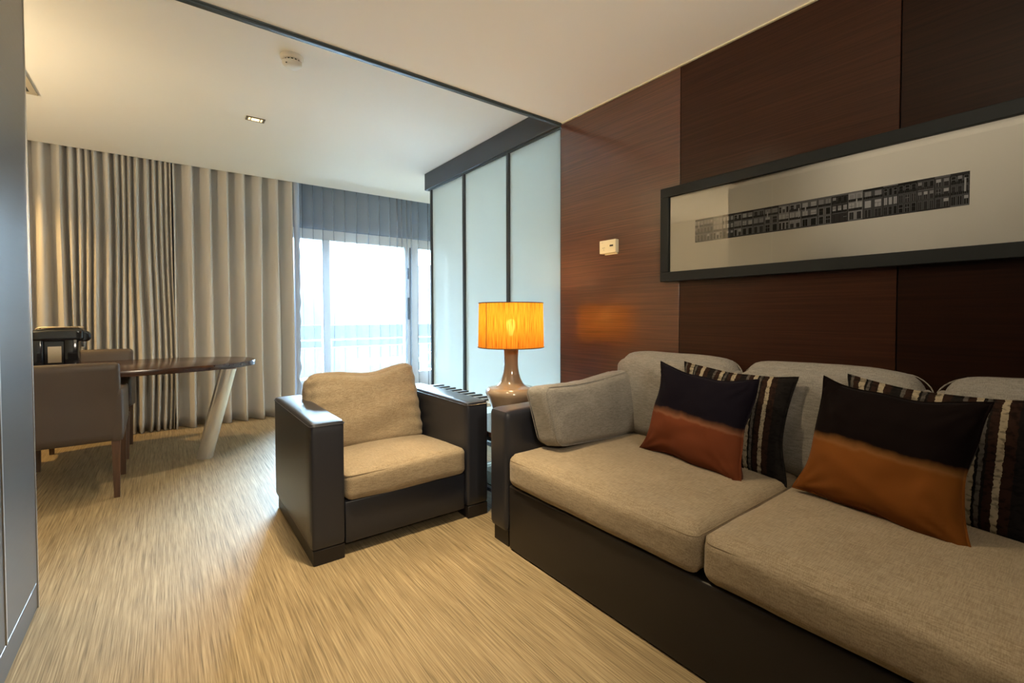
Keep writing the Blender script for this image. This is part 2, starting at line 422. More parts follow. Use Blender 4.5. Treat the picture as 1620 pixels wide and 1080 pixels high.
def empty(name, loc, label, cat, group=None, rz=0.0):
    o = bpy.data.objects.new(name, None); COL.objects.link(o)
    o.location = loc; o.rotation_euler = (0, 0, rz); o.empty_display_size = 0.1
    return tag(o, label, cat, group)

def link(name, bm, mats, parent=None, loc=(0, 0, 0), rot=(0, 0, 0), smooth=True, angle=38):
    me = bpy.data.meshes.new(name)
    bmesh.ops.recalc_face_normals(bm, faces=bm.faces[:])
    if smooth:
        lim = math.radians(angle)
        for f in bm.faces: f.smooth = True
        for e in bm.edges:
            e.smooth = not (len(e.link_faces) == 2 and e.calc_face_angle(0) > lim)
    bm.to_mesh(me); bm.free()
    for mt in (mats if isinstance(mats, (list, tuple)) else [mats]): me.materials.append(mt)
    o = bpy.data.objects.new(name, me); COL.objects.link(o)
    o.location = loc; o.rotation_euler = rot
    if parent is not None: o.parent = parent
    return o

def struct(name, bm, mat, smooth=False):
    return tag(link(name, bm, mat, smooth=smooth), kind='structure')

def box(bm, x0, x1, y0, y1, z0, z1, bevel=0.0, segs=2, mi=0):
    r = bmesh.ops.create_cube(bm, size=1.0)
    vs_ = r['verts']
    for v in vs_:
        v.co = Vector(((x0 + x1) / 2 + v.co.x * (x1 - x0), (y0 + y1) / 2 + v.co.y * (y1 - y0), (z0 + z1) / 2 + v.co.z * (z1 - z0)))
    fs = set(f for v in vs_ for f in v.link_faces)
    for f in fs: f.material_index = mi
    if bevel > 0:
        es = list(set(e for v in vs_ for e in v.link_edges))
        bmesh.ops.bevel(bm, geom=es, offset=bevel, segments=segs, profile=0.5, affect='EDGES', clamp_overlap=True, material=-1)
    return bm

def B(x0, x1, y0, y1, z0, z1, bevel=0.0, segs=2):
    return box(bmesh.new(), x0, x1, y0, y1, z0, z1, bevel, segs)

def tube(bm, pts, r, n=8, closed=False, mi=0):
    pts = [Vector(p) for p in pts]
    rings = []
    k = len(pts)
    prev = None
    for i, p in enumerate(pts):
        if closed: d = (pts[(i + 1) % k] - pts[i - 1])
        else: d = pts[min(i + 1, k - 1)] - pts[max(i - 1, 0)]
        d = d.normalized() if d.length > 1e-9 else Vector((0, 0, 1))
        up = prev if prev is not None else (Vector((0, 0, 1)) if abs(d.z) < 0.9 else Vector((1, 0, 0)))
        a = (up - d * up.dot(d)).normalized(); b = d.cross(a); prev = a
        rr = r[i] if isinstance(r, (list, tuple)) else r
        rings.append([bm.verts.new(p + a * math.cos(2 * PI * j / n) * rr + b * math.sin(2 * PI * j / n) * rr) for j in range(n)])
    for i in range(k if closed else k - 1):
        A, C = rings[i], rings[(i + 1) % k]
        for j in range(n):
            f = bm.faces.new((A[j], A[(j + 1) % n], C[(j + 1) % n], C[j])); f.material_index = mi
    if not closed:
        for R in (rings[0], rings[-1]):
            f = bm.faces.new(R); f.material_index = mi
    return bm

def lathe(bm, prof, n=40, ex=1.0, ey=1.0, c=(0, 0, 0)):
    rings = []
    for r, z in prof:
        if r < 1e-6: rings.append([bm.verts.new((c[0], c[1], c[2] + z))])
        else: rings.append([bm.verts.new((c[0] + r * ex * math.cos(2 * PI * j / n), c[1] + r * ey * math.sin(2 * PI * j / n), c[2] + z)) for j in range(n)])
    for A, C in zip(rings, rings[1:]):
        for j in range(n):
            q = [A[j % len(A)], A[(j + 1) % len(A)], C[(j + 1) % len(C)], C[j % len(C)]]
            u = []
            for v in q:
                if v not in u: u.append(v)
            if len(u) >= 3: bm.faces.new(u)
    return bm

def soft_box(dx, dy, dz, r, puff=(0, 0, 0), n=18, wob=0.0, seed=0, fn=None):
    """rounded, padded box centred on the origin"""
    bm = bmesh.new()
    bmesh.ops.create_cube(bm, size=2.0)
    bmesh.ops.subdivide_edges(bm, edges=bm.edges[:], cuts=n, use_grid_fill=True)
    h = Vector((dx / 2, dy / 2, dz / 2))
    rr = Vector([min(r, hh * .95) for hh in h])
    for v in bm.verts:
        u = v.co.copy()
        # cluster vertices towards the rounded edges
        u = Vector([math.copysign(1 - (1 - abs(c)) ** 1.25, c) for c in u])
        p = Vector([u[i] * h[i] for i in range(3)])
        q = Vector([max(-(h[i] - rr[i]), min(h[i] - rr[i], p[i])) for i in range(3)])
        d = Vector([(p[i] - q[i]) / rr[i] for i in range(3)])
        if d.length > 1e-9:
            d.normalize()
            p = q + Vector([d[i] * rr[i] for i in range(3)])
        for i in range(3):
            a, b = [j for j in range(3) if j != i]
            p[i] += puff[i] * u[i] * (1 - u[a] ** 2) * (1 - u[b] ** 2)
        if wob:
            nv = noise.noise_vector(p * 5 + Vector((seed * 7.1, seed * 3.3, 0)))
            p += nv * wob
            nv = noise.noise_vector(p * 14 + Vector((seed * 2.1, 0, seed)))
            p += nv * wob * .35
        if fn: p = fn(p, u)
        v.co = p
    return bm

def seam_loop(dx, dy, z, r, inset=0.0, n=6, axis='z', fn=None, sub=10):
    """rounded-rectangle loop for piping; axis = normal of the loop plane"""
    hx, hy = dx / 2 - inset, dy / 2 - inset
    pts = []
    for cx, cy, a0 in ((hx - r, hy - r, 0), (-hx + r, hy - r, PI / 2), (-hx + r, -hy + r, PI), (hx - r, -hy + r, 1.5 * PI)):
        for k in range(n + 1):
            a = a0 + PI / 2 * k / n
            pts.append((cx + r * math.cos(a), cy + r * math.sin(a)))
    out = []
    for i, p in enumerate(pts):
        q = pts[(i + 1) % len(pts)]
        d = math.hypot(q[0] - p[0], q[1] - p[1])
        m_ = sub if d > 0.1 else 1
        for k in range(m_):
            t = k / m_
            out.append((p[0] + (q[0] - p[0]) * t, p[1] + (q[1] - p[1]) * t))
    res = []
    for a, b in out:
        v = {'z': Vector((a, b, z)), 'y': Vector((a, z, b)), 'x': Vector((z, a, b))}[axis]
        res.append(fn(v) if fn else v)
    return res

def throw_pillow(w, h, t, pinch=0.06, wr=0.006, seed=1, top=None, n=34):
    """knife-edge pillow in local X (width), Z (height), Y (thickness)"""
    bm = bmesh.new()
    def pos(u, v, s):
        x = w / 2 * u * (1 - pinch * (1 - v * v) * (0.4 + .6 * u * u))
        z = h / 2 * v * (1 - pinch * (1 - u * u) * (0.4 + .6 * v * v))
        e = max(0.0, (1 - u ** 4) * (1 - v ** 4))
        th = t / 2 * (e ** 0.62) * (0.72 + .28 * (1 - u * u) * (1 - v * v))
        p = Vector((x, s * th, z))
        k = noise.noise_vector(Vector((x * 7 + seed * 3, z * 7, s * 2 + seed)))
        k2 = noise.noise_vector(Vector((x * 20 + seed * 5, z * 20, s * 2 + seed)))
        # radial creases running from the corners
        cr = math.sin(14 * math.atan2(1 - abs(v) + .02, 1 - abs(u) + .02) + seed) * (u * u * v * v)
        p += Vector((k.x, k.y * 1.6, k.z)) * wr + Vector((0, k2.y, 0)) * wr * .6 * e
        p.y += s * cr * wr * 1.4 * (e ** .3)
        if top: p = top(p, u, v, s)
        return p
    G = {}
    for s in (-1, 1):
        for i in range(n + 1):
            for j in range(n + 1):
                edge = i in (0, n) or j in (0, n)
                if edge and (1 if s == 1 else 0) and (0, i, j) in G: 
                    G[(s, i, j)] = G[(0, i, j)]; continue
                u = 2 * i / n - 1; v = 2 * j / n - 1
                u = math.copysign(abs(u) ** .85, u); v = math.copysign(abs(v) ** .85, v)
                vv = bm.verts.new(pos(u, v, s))
                G[(s, i, j)] = vv
                if edge: G[(0, i, j)] = vv
    for s in (-1, 1):
        for i in range(n):
            for j in range(n):
                bm.faces.new((G[(s, i, j)], G[(s, i + 1, j)], G[(s, i + 1, j + 1)], G[(s, i, j + 1)]))
    rim = [G[(0, i, 0)].co.copy() for i in range(n)] + [G[(0, n, j)].co.copy() for j in range(n)] + \
          [G[(0, i, n)].co.copy() for i in range(n, 0, -1)] + [G[(0, 0, j)].co.copy() for j in range(n, 0, -1)]
    return bm, rim

# ---------------------------------------------------------------- the setting
XW, XG = 2.15, 2.17            # wood wall face, glass partition plane
YT = 2.31                      # ceiling step
HN, HF, HW = 2.40, 2.575, 2.72  # near and far ceiling heights, top of the curtain pocket
YC = 5.51                      # ceiling edge in front of the curtain pocket
XP, YP = -0.41, 2.47           # dark panel on the left and its far end
YF = 5.90                      # window plane
XL, XR, YB = -2.30, 5.00, -2.60

struct('floor', B(XL - .1, XR + .1, YB - .1, 6.0, -0.06, 0.0), M['floor'])
struct('ceiling_near', B(XP - .12, XW + .3, YB - .1, YT, HN, HF + .06), M['ceiling'])
struct('ceiling_far', B(XL - .1, XR + .1, YT, YC, HF, HW + .06), M['ceiling'])
struct('ceiling_pocket', B(XL - .1, XR + .1, YC, 6.05, HW, HW + .06), M['ceiling'])
# dark edge bar where the two ceilings meet
bm = B(XP - .10, XW, YT - 0.004, YT + 0.018, HN - 0.014, HN + 0.03)
box(bm, XP - .10, XW, YT - 0.016, YT - 0.004, HN - 0.006, HN - .0005)
struct('trim_1', bm, M['alu_grey'])
# thin shadow-gap strip between wood wall and ceiling
struct('trim_2', B(XW - .012, XW, YB, YT - .02, HN - .006, HN - .0005), M['ivory'])

# wood-panelled wall: backing and veneer boards with open joints
struct('wall_right', B(XW + .012, XW + .20, YB, YT + .001, 0, HF), M['groove'])
gap = 0.0022
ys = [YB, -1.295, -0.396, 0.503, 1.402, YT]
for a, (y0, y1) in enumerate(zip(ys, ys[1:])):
    mt = [M['wenge_shaded'], M['wenge_shaded'], M['wenge_shaded'], M['wenge_dimmed'], M['wenge']][a]  # board colours carry the light falloff along the wall
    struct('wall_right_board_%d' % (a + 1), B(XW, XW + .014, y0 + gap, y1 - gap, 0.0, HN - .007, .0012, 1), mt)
# left-hand dark lacquered wall with a skirting band and a joint line
bm = B(XP - .12, XP, YB, YP, 0.10, HN, .003, 2)
struct('wall_left', bm, M['lacquer'])
struct('baseboard_left', B(XP - .118, XP - .001, YB, YP - .002, 0, .0985, .002, 1), M['lacquer'])
struct('trim_3', B(XP - .002, XP + .003, 2.036, 2.046, 0.102, HN - .002), M['steel'])
struct('trim_4', B(XP - .006, XP + .0025, YP - .006, YP + .002, 0.0, HN), M['steel'])
struct('wall_back', B(XP - .12, XW + .2, YB - .12, YB, 0, HF), M['wenge_dimmed'])
struct('wall_far_left', B(XL - .12, XL, YP - .1, 6.0, 0, HW), M['wall_paint'])
struct('wall_dining_back', B(XL - .12, XP - .12, YP - .12, YP, 0, HF), M['wall_paint'])
struct('wall_neighbour_right', B(XR, XR + .12, 2.2, 6.0, 0, HW), M['white_wall'])
struct('wall_neighbour_back', B(XW + .2, XR + .12, 2.19, YT, 0, HF), M['white_wall'])
# facade: solid left of the glazing, parapet-high lintel above it
X0G, X1G = 1.06, 4.60
bm = B(XL, X0G, YF - .04, YF + .14, 0, HW)
box(bm, X0G, X1G, YF - .04, YF + .14, 2.15, HW)
box(bm, X1G, XR, YF - .04, YF + .14, 0, HW)
struct('wall_window', bm, M['facade'])
struct('trim_5', B(X0G, X1G, YF - .055, YF - .041, 2.155, 2.235), M['facade'])

# window: outer frame, mullions, sliding sash, bottom rails, panes, handle
win = bpy.data.objects.new('window_1', None); COL.objects.link(win); win.location = (0, 0, 0); win['kind'] = 'structure'
bm = B(X0G, X1G, YF - .02, YF + .08, 2.03, 2.15, .004, 1)
box(bm, X0G, X1G, YF - .02, YF + .08, 0.0, 0.10, .004, 1)
link('window_frame', bm, M['alu_frame'], win)
xs_m = [(1.06, 1.12), (1.53, 1.612), (2.60, 2.66), (2.685, 2.79), (3.62, 3.70), (4.54, 4.60)]
for x0, x1 in xs_m:
    link('mullion', B(x0, x1, YF - .03, YF + .07, 0.10, 2.03, .004, 1), M['alu_frame'], win)
for x0, x1 in ((1.12, 1.53), (1.612, 2.60), (2.79, 3.62), (3.70, 4.54)):
    link('bottom_rail', B(x0, x1, YF - .015, YF + .05, 0.10, 0.33, .004, 1), M['alu_frame'], win)
    link('window_pane', B(x0, x1, YF + .012, YF + .018, 0.33, 2.03), M['pane'], win)
link('gasket', B(2.662, 2.683, YF - .02, YF + .05, .10, 2.03), M['gasket'], win)
hb = B(2.625, 2.645, YF - .062, YF - .030, 1.05, 1.35, .006, 2)
box(hb, 2.622, 2.648, YF - .040, YF - .030, 1.60, 1.75, .003, 1)
link('window_handle', hb, M['black'], win)

# ---------------------------------------------------------------- glass partition with dark header
gp = empty('glass_partition', (XG, 2.33, 0), 'frosted glass partition of three tall panels under a dark grey header', 'glass partition')
def gpart(name, bm, mat): 
    o = link(name, bm, mat, gp, (-XG, -2.33, 0)); return o
gpart('header', B(XG - .010, XG + .13, YT + .022, 4.385, HN + .002, HF - .001, .003, 1), M['alu_dark'])
gpart('header_track', B(XG + .006, XG + .10, YT + .03, 4.33, HN - .012, HN + .002), M['alu_grey'])
ym = [2.325, 2.952, 3.63, 4.275]
for a, b in zip(ym, ym[1:]):
    g = gpart('glass_panel', B(XG + .020, XG + .030, a + .008, b - .008, 0.03, HN - .012), M['frosted'])
for k, y in enumerate(ym):
    w = .012 if k in (0, 3) else .015
    gpart('mullion', B(XG, XG + .05, y - w, y + w, 0.0, HN - .012, .002, 1), M['alu_dark'])
gpart('bottom_track', B(XG, XG + .05, 2.34, 4.26, 0.0, 0.03), M['alu_dark'])

# ---------------------------------------------------------------- curtains
def fold_curtain(name, ridges, z0, z1, amp, mat, parent=None, y=5.58, sway=0.012, seed=0, skew=0.0, overlap=0.0, lean=0.0, front=1.0, rows=14, per=10, back=1.0, hem=True):
    bm = bmesh.new()
    cols = []
    for a, b in zip(ridges, ridges[1:]):
        w = b - a
        for k in range(per):
            t = k / per
            cols.append((a, w, t))
    cols.append((ridges[-1], ridges[-1] - ridges[-2], 0.0))
    grid = []
    for i in range(rows + 1):
        s = i / rows
        z = z1 + (z0 - z1) * s
        row = []
        for a, w, t in cols:
            am = min(amp, w * 0.95)
            ph = t + skew * math.sin(2 * PI * t)
            dy = -math.cos(2 * PI * ph)
            dy = math.copysign(abs(dy) ** (front if dy < 0 else 1.0), dy)
            n1 = noise.noise(Vector((a * 5.3 + seed, z * 0.6, seed)))
            x = a + w * t + overlap * w * math.sin(2 * PI * t) - lean * w * dy + sway * s * n1 * 1.6
            yy = y + am * dy * (0.85 + .25 * s) * (back if dy > 0 else 1) + sway * s * noise.noise(Vector((a * 3.1, z, seed + 4)))
            if hem and z < z0 + 0.14:
                yy += 0.004 * math.sin(60 * z + a * 40) - 0.003
                x += 0.003 * math.sin(45 * z + a * 70)
            row.append(bm.verts.new((x, yy, z)))
        grid.append(row)
    for i in range(rows):
        for j in range(len(cols) - 1):
            bm.faces.new((grid[i][j], grid[i][j + 1], grid[i + 1][j + 1], grid[i + 1][j]))
    return bm

ZC = HW - .006
lr = [-1.60, -1.46, -1.33, -1.20, -1.08, -0.96, -0.845, -0.725, -0.655, -0.600, -0.552, -0.505, -0.415, -0.352, -0.305, -0.262, -0.212, -0.128, -0.082, -0.030, 0.012, 0.048]
rr_ = [0.040, 0.182, 0.335, 0.482, 0.630, 0.785, 0.945, 1.100]
def curtain(name, ridges, label, seed, amp, **kw):
    r = empty(name, ((ridges[0] + ridges[-1]) / 2, 5.58, 0), label, 'curtain')
    bm = fold_curtain(name, ridges, 0.006, ZC, amp, M['curtain'], seed=seed, rows=26, **kw)
    o = link('curtain_cloth', bm, M['curtain'], r, (-r.location.x, -5.58, 0), angle=80)
    sol = o.modifiers.new('thickness', 'SOLIDIFY'); sol.thickness = 0.003
    return r
curtain('curtain', lr, 'heavy taupe curtain bunched in tight uneven folds behind the dining table', 2, sway=0.030, lean=0.06, front=0.8, amp=0.066)
rc = curtain('curtain', rr_, 'heavy taupe curtain hanging in wide even waves next to the sheer', 5, sway=0.014, lean=0.15, front=0.9, amp=0.078)
bm = bmesh.new()
rows = 26
gg = []
for i in range(rows + 1):
    s = i / rows; z = ZC + (0.006 - ZC) * s
    wv = 0.007 * math.sin(z * 26) * s
    e0 = 1.130 + 0.012 * s * noise.noise(Vector((5.5, z * .6, 5)))
    gg.append([bm.verts.new((e0 + dx + wv * k, 5.515 + dyy, z)) for k, (dx, dyy) in enumerate(((0, 0), (.030, -.012), (.062, .006), (.060, .05), (.050, .10)))])
for i in range(rows):
    for j in range(4): bm.faces.new((gg[i][j], gg[i][j + 1], gg[i + 1][j + 1], gg[i + 1][j]))
lo = link('curtain_lining', bm, M['lining'], rc, (-rc.location.x, -5.58, 0), angle=80)
lo['label'] = 'blue grey lining turned over the curtain edge'
lo.modifiers.new('thickness', 'SOLIDIFY').thickness = 0.003

sx = [1.085, 1.216, 1.338, 1.445, 1.564, 1.690, 1.833, 1.982, 2.127, 2.268, 2.405, 2.46, 2.536, 2.60, 2.662, 2.810, 2.95, 3.10]
bm = fold_curtain('sheer', sx, 0.02, ZC, 0.05, M['sheer'], y=5.73, sway=0.02, seed=9, overlap=0.20, rows=16, per=12, hem=False)
tag(link('sheer_curtain', bm, M['sheer'], None, angle=80), 'pale see-through sheer curtain with fine pleats over the bright window', 'curtain')

# ---------------------------------------------------------------- sofa
def foot(parent, x0, x1, y0, y1, h, mat): return link('foot', B(x0, x1, y0, y1, 0, h, .003, 1), mat, parent)

SX0, SX1, SY0, SY1 = 1.28, 2.14, -0.36, 1.88
sofa = empty('sofa', (1.71, 0.76, 0), 'long dark leather sofa with sand seat cushions and grey linen back cushions', 'sofa')
def sp(name, bm, mat, parent=None, c=(0, 0, 0), rot=(0, 0, 0), angle=38):
    return link(name, bm, mat, parent or sofa, (c[0] - 1.71, c[1] - .76, c[2]), rot, angle=angle)
sp('base', B(SX0, SX1, -0.215, 1.733, 0.004, 0.305, .010, 3), M['leather_sofa'])
for y0, y1 in ((1.737, SY1), (SY0, -0.219)):
    a = sp('arm', soft_box(SX1 - SX0 + .01, y1 - y0, 0.58, .022, (0, .003, .006), 14), M['leather'], c=((SX0 + SX1) / 2 - .005, (y0 + y1) / 2, 0.365))
    f = link('foot', B(-.415, .41, -(y1 - y0) / 2 + .012, (y1 - y0) / 2 - .012, -.365, -.285, .003, 1), M['leather_sofa'], a)
sp('backrest', B(2.132, SX1 + .007, -0.215, 1.733, 0.30, 0.80, .005, 2), M['leather_sofa'])
for k, (y0, y1) in enumerate(((0.757, 1.730), (-0.212, 0.751))):
    d = (2.055 - 1.262, y1 - y0, 0.150)
    def drop(p, u=None):
        q = p.copy(); q.z += 0.010 * (0.5 + p.x / d[0]) - (0.006 if p.x < -d[0] / 2 + .03 else 0)
        return q
    c = sp('seat_cushion', soft_box(*d, .042, (.010, .003, .020), 26, .003, seed=k + 1, fn=drop), M['linen'], c=((1.262 + 2.055) / 2, (y0 + y1) / 2, 0.388))
    bm = bmesh.new()
    tube(bm, seam_loop(d[0], d[1], 0.052, .042, inset=.0035, fn=drop), .0022, 6, True)
    link('piping', bm, M['linen_piping'], c)
for k, (y0, y1) in enumerate(((1.030, 1.705), (0.383, 1.022), (-0.212, 0.375))):
    d = (0.15, y1 - y0, 0.445)
    def lean(p, u=None):
        q = p.copy()
        if u is not None:
            q.z -= 0.034 * max(0, u.z) ** 4 * abs(u.y) ** 6
            q.x += 0.020 * max(0, u.z) ** 6
        return q
    c = sp('back_cushion', soft_box(*d, .070, (.012, .004, .010), 24, .004, seed=k + 11, fn=lean), M['linen_grey'], c=(2.050, (y0 + y1) / 2, 0.462 + d[2] / 2), rot=(0, math.radians(2.5), 0))
    bm = bmesh.new()
    def leanp(v):
        u = Vector((v.x / (d[0] / 2), v.y / (d[1] / 2), v.z / (d[2] / 2)))
        return lean(v, u)
    tube(bm, seam_loop(d[1], d[2], d[0] / 2 - .060, .060, inset=.0005, axis='x', fn=leanp), .0022, 6, True)
    link('piping', bm, M['linen_grey'], c)

# loose linen bolster against the sofa arm
d = (0.665, 0.160, 0.325)
def bol(p, u):
    q = p.copy()
    q.z += 0.018 * u.z * u.x - 0.022 * max(0, u.z) * (1 - u.x * u.x)
    q.x -= 0.03 * u.z * 1
    return q
o = link('bolster_cushion', soft_box(*d, .045, (.006, .026, .006), 26, .008, seed=21, fn=bol), M['linen_grey'], None,
         (1.722, 1.640, 0.474 + .160), (math.radians(-7), 0, math.radians(2)))
tag(o, 'box-edged grey linen cushion lying against the sofa arm beside the lamp', 'cushion')
bm = bmesh.new()
def bolf(v):
    u = Vector((v.x / (d[0] / 2), v.y / (d[1] / 2), v.z / (d[2] / 2)))
    return bol(v, u)
for s in (-1, 1):
    tube(bm, seam_loop(d[0], d[2], s * (d[1] / 2 - .014), .045, inset=.006, axis='y', fn=bolf), .0020, 6, True)
link('piping', bm, M['linen_grey'], o)

# throw pillows
def pillow(name, size, mat, label, group, loc, rot, seed, pinch=.07, rim=None, wr=.006, top=None):
    bm, rimp = throw_pillow(*size, pinch=pinch, seed=seed, wr=wr, top=top)
    o = link(name, bm, mat, None, loc, rot, angle=120)
    tag(o, label, 'pillow', group)
    if rim is not None:
        b2 = bmesh.new(); tube(b2, rimp, .0035, 6, True)
        link('edge_seam', b2, rim, o)
    return o
R = math.radians
def flare(p, u, v, s):
    q = p.copy(); q.x += 0.020 * u * max(0, -v) ** 3
    q.z -= 0.016 * (1 - u * u) * max(0, v)
    return q
# local +Y is the back of the pillow; rotating by -90deg about z turns local X along -Y (to the right of the picture)
pillow('velvet_pillow', (0.465, 0.415, 0.155), M['velvet_a'], 'velvet pillow, dark plum above rust, nearest the lamp', 'velvet throw pillows',
       (1.795, 1.085, 0.672), (R(-13), R(4), R(-94)), 3, .105, M['velvet_a'], .013, flare)
pillow('velvet_pillow', (0.450, 0.425, 0.155), M['velvet_b'], 'velvet pillow, black-brown above amber, in front of the middle back cushion', 'velvet throw pillows',
       (1.785, 0.444, 0.676), (R(-13), R(3), R(-101)), 8, .105, M['velvet_b'], .013, flare)
pillow('striped_pillow', (0.50, 0.42, 0.08), M['stripe'], 'striped brown and cream pillow behind the plum and rust pillow', 'striped throw pillows',
       (1.916, 1.005, 0.672), (R(-9), R(2), R(-92)), 5, .12, M['stripe'])
pillow('striped_pillow', (0.50, 0.42, 0.08), M['stripe'], 'striped brown and cream pillow behind the amber pillow at the right edge', 'striped throw pillows',
       (1.920, 0.355, 0.675), (R(-9), R(2), R(-94)), 6, .12, M['stripe'])

# ---------------------------------------------------------------- armchair
AX0, AX1, AY0, AY1 = 0.490, 1.425, 2.12, 2.97
ac = empty('armchair', ((AX0 + AX1) / 2, (AY0 + AY1) / 2, 0), 'dark leather club armchair with sand linen cushions in the middle of the room', 'armchair')
ox, oy = (AX0 + AX1) / 2, (AY0 + AY1) / 2
def ap(name, bm, mat, c=(0, 0, 0), rot=(0, 0, 0), parent=None, angle=38):
    return link(name, bm, mat, parent or ac, (c[0] - ox, c[1] - oy, c[2]), rot, angle=angle)
for x0, x1 in ((AX0, 0.640), (1.285, AX1)):
    w = x1 - x0
    a = ap('arm', soft_box(w, AY1 - AY0, 0.57, .018, (.002, .002, .005), 14), M['leather'], ((x0 + x1) / 2, oy, 0.352))
    bm = bmesh.new()
    tube(bm, seam_loop(w, AY1 - AY0, .268, .018, inset=-.0005), .0022, 6, True)
    link('stitched_seam', bm, M['leather'], a)
    link('foot', B(-w / 2 + .010, w / 2 - .004, -(AY1 - AY0) / 2 + .004, (AY1 - AY0) / 2 - .05, -.352, -.284, .003, 1), M['leather_sofa'], a)
ap('base', B(0.643, 1.282, AY0 + .018, AY1 - .03, .055, .250, .008, 2), M['leather'])
ap('backrest', soft_box(0.638, 0.15, 0.385, .02, (0, .004, .005), 12), M['leather'], (0.9625, AY1 - .085, 0.42))
d = (0.640, 0.60, 0.140)
def slope(p, u=None):
    q = p.copy(); t = p.y / d[1] + .5
    q.z -= 0.030 * t
    if u is not None and p.z > 0: q.z += 0.010 * math.sin(u.x * 2.2 + .4) * (1 - t)
    return q
c = ap('seat_cushion', soft_box(*d, .034, (.003, .008, .024), 26, .0035, seed=31, fn=slope), M['linen'], (0.9625, AY0 - .005 + d[1] / 2, 0.322))
bm = bmesh.new(); tube(bm, seam_loop(d[0], d[1], .050, .034, inset=.0035, fn=slope), .0022, 6, True)
link('piping', bm, M['linen_piping'], c)
def slump(p, u=None):
    q = p.copy()
    if u is None: u = Vector((p.x / .3325, p.y / .095, p.z / .235))
    k = max(0, (u.z + .3) / 1.3)
    # top edge: flat left shoulder, dip right of the middle, raised right corner
    dip = math.exp(-((u.x - 0.10) / .46) ** 2)
    q.z += k * (-0.034 * dip - 0.012 * max(0, -u.x) + 0.022 * max(0, u.x) ** 2)
    q.x += 0.016 * u.x * max(0, -u.z) - 0.010 * max(0, u.z) * u.x
    # gathers running in from the side seams
    side = max(0, abs(u.x) - .45) / .55
    q.y += 0.006 * side * math.sin(u.z * 21 + 2.2 * math.copysign(1, u.x) + 3 * abs(u.x)) * (1 if u.y < 0 else .4)
    q.x += 0.001 * side ** 2 * math.sin(u.z * 21 + 1.2 * math.copysign(1, u.x))
    q.y += 0.006 * math.sin(u.z * 7 - u.x * 3) * (1 - u.x * u.x)
    return q
d = (0.665, 0.19, 0.470)
c = ap('back_cushion', soft_box(*d, .066, (.006, .045, .010), 34, .006, seed=44, fn=slump), M['linen'], (0.938, 2.735, 0.553), (R(-14), 0, 0), angle=120)
bm = bmesh.new()
tube(bm, seam_loop(d[0], d[2], 0.0, .066, inset=.0005, axis='y', fn=slump, sub=24), .0028, 6, True)
link('piping', bm, M['linen_piping'], c)

# ---------------------------------------------------------------- side table, lamp
tx, ty = 1.76, 2.235
st = empty('side_table', (tx, ty, 0), 'low square side table carrying the lamp between armchair and sofa', 'side table')
def tp(name, bm, mat, parent=None): return link(name, bm, mat, parent or st, (-tx, -ty, 0))
tp('tabletop', B(1.445, 2.075, 1.915, 2.56, 0.420, 0.449, .003, 1), M['table_wood'])
bm = bmesh.new()
for (x0, x1, y0, y1) in ((1.455, 2.065, 1.925, 1.945), (1.455, 2.065, 2.53, 2.55), (1.455, 1.475, 1.945, 2.53), (2.045, 2.065, 1.945, 2.53)):
    box(bm, x0, x1, y0, y1, .395, .420)
tp('apron', bm, M['alu_grey'])
tp('glass_shelf', B(1.478, 2.042, 1.948, 2.527, 0.125, 0.133), M['pane'])
bm = bmesh.new()
for (x0, x1, y0, y1) in ((1.475, 2.045, 1.925, 1.945), (1.475, 2.045, 2.53, 2.55), (1.455, 1.475, 1.945, 2.53), (2.045, 2.065, 1.945, 2.53)):
    box(bm, x0, x1, y0, y1, .105, .125)
tp('stretcher', bm, M['alu_dark'])
for x in (1.455, 2.045):
    for y in (1.925, 2.53):
        tp('leg', B(x, x + .02, y, y + .02, 0, .395), M['chrome'])

lx, ly = 1.715, 2.295
lamp = empty('table_lamp', (lx, ly, 0.449), 'table lamp with lit amber silk drum shade and glossy taupe vase base', 'lamp')
prof = [(0, 0), (.088, 0), (.094, .006), (.098, .02), (.115, .07), (.138, .125), (.155, .165), (.160, .180), (.157, .196), (.146, .208), (.125, .214),
        (.100, .218), (.086, .226), (.074, .240), (.061, .265), (.052, .295), (.046, .325), (.0435, .355), (.0435, .385), (.045, .415), (.047, .44), (.049, .465), (.049, .475), (.040, .480), (0, .480)]
link('lamp_body', lathe(bmesh.new(), prof, 56), M['ceramic'], lamp, angle=60)
rb, rt, z0, z1 = .205, .200, .462, .735
bm = bmesh.new()
lathe(bm, [(rb, z0), (rb * .6 + rt * .4, z0 + .1), (rt, z1)], 72)
sh = link('lamp_shade', bm, M['shade'], lamp, angle=80)
bm = bmesh.new()
for rr0, zz in ((rb, z0), (rt, z1)):
    tube(bm, [((rr0 + .0005) * math.cos(2 * PI * k / 72), (rr0 + .0005) * math.sin(2 * PI * k / 72), zz) for k in range(72)], .0028, 6, True)
# vertical joining seam of the silk on the far left of the picture
sa = math.radians(187)
tube(bm, [((rb + .001) * math.cos(sa), (rb + .001) * math.sin(sa), z0), ((rt + .001) * math.cos(sa), (rt + .001) * math.sin(sa), z1)], .0022, 6)
link('shade_trim', bm, M['shade_rim'], sh)
bm = bmesh.new(); lathe(bm, [(0, .475), (.012, .475), (.012, .53), (0, .53)], 16)
for k in range(3):
    a = 2 * PI * k / 3 + .5
    tube(bm, [(0.01 * math.cos(a), .01 * math.sin(a), .52), (rt * .985 * math.cos(a), rt * .985 * math.sin(a), .72)], .002, 6)
link('lamp_socket', bm, M['steel'], lamp)
link('bulb', lathe(bmesh.new(), [(0, .53), (.012, .535), (.014, .555), (.024, .572), (.031, .595), (.031, .607), (.024, .625), (.012, .634), (0, .637)], 24), M['bulb'], lamp, angle=80)
pl = bpy.data.lights.new('table_lamp_light', 'POINT'); pl.energy = 7.5; pl.color = (1.0, 0.62, 0.25); pl.shadow_soft_size = 0.03
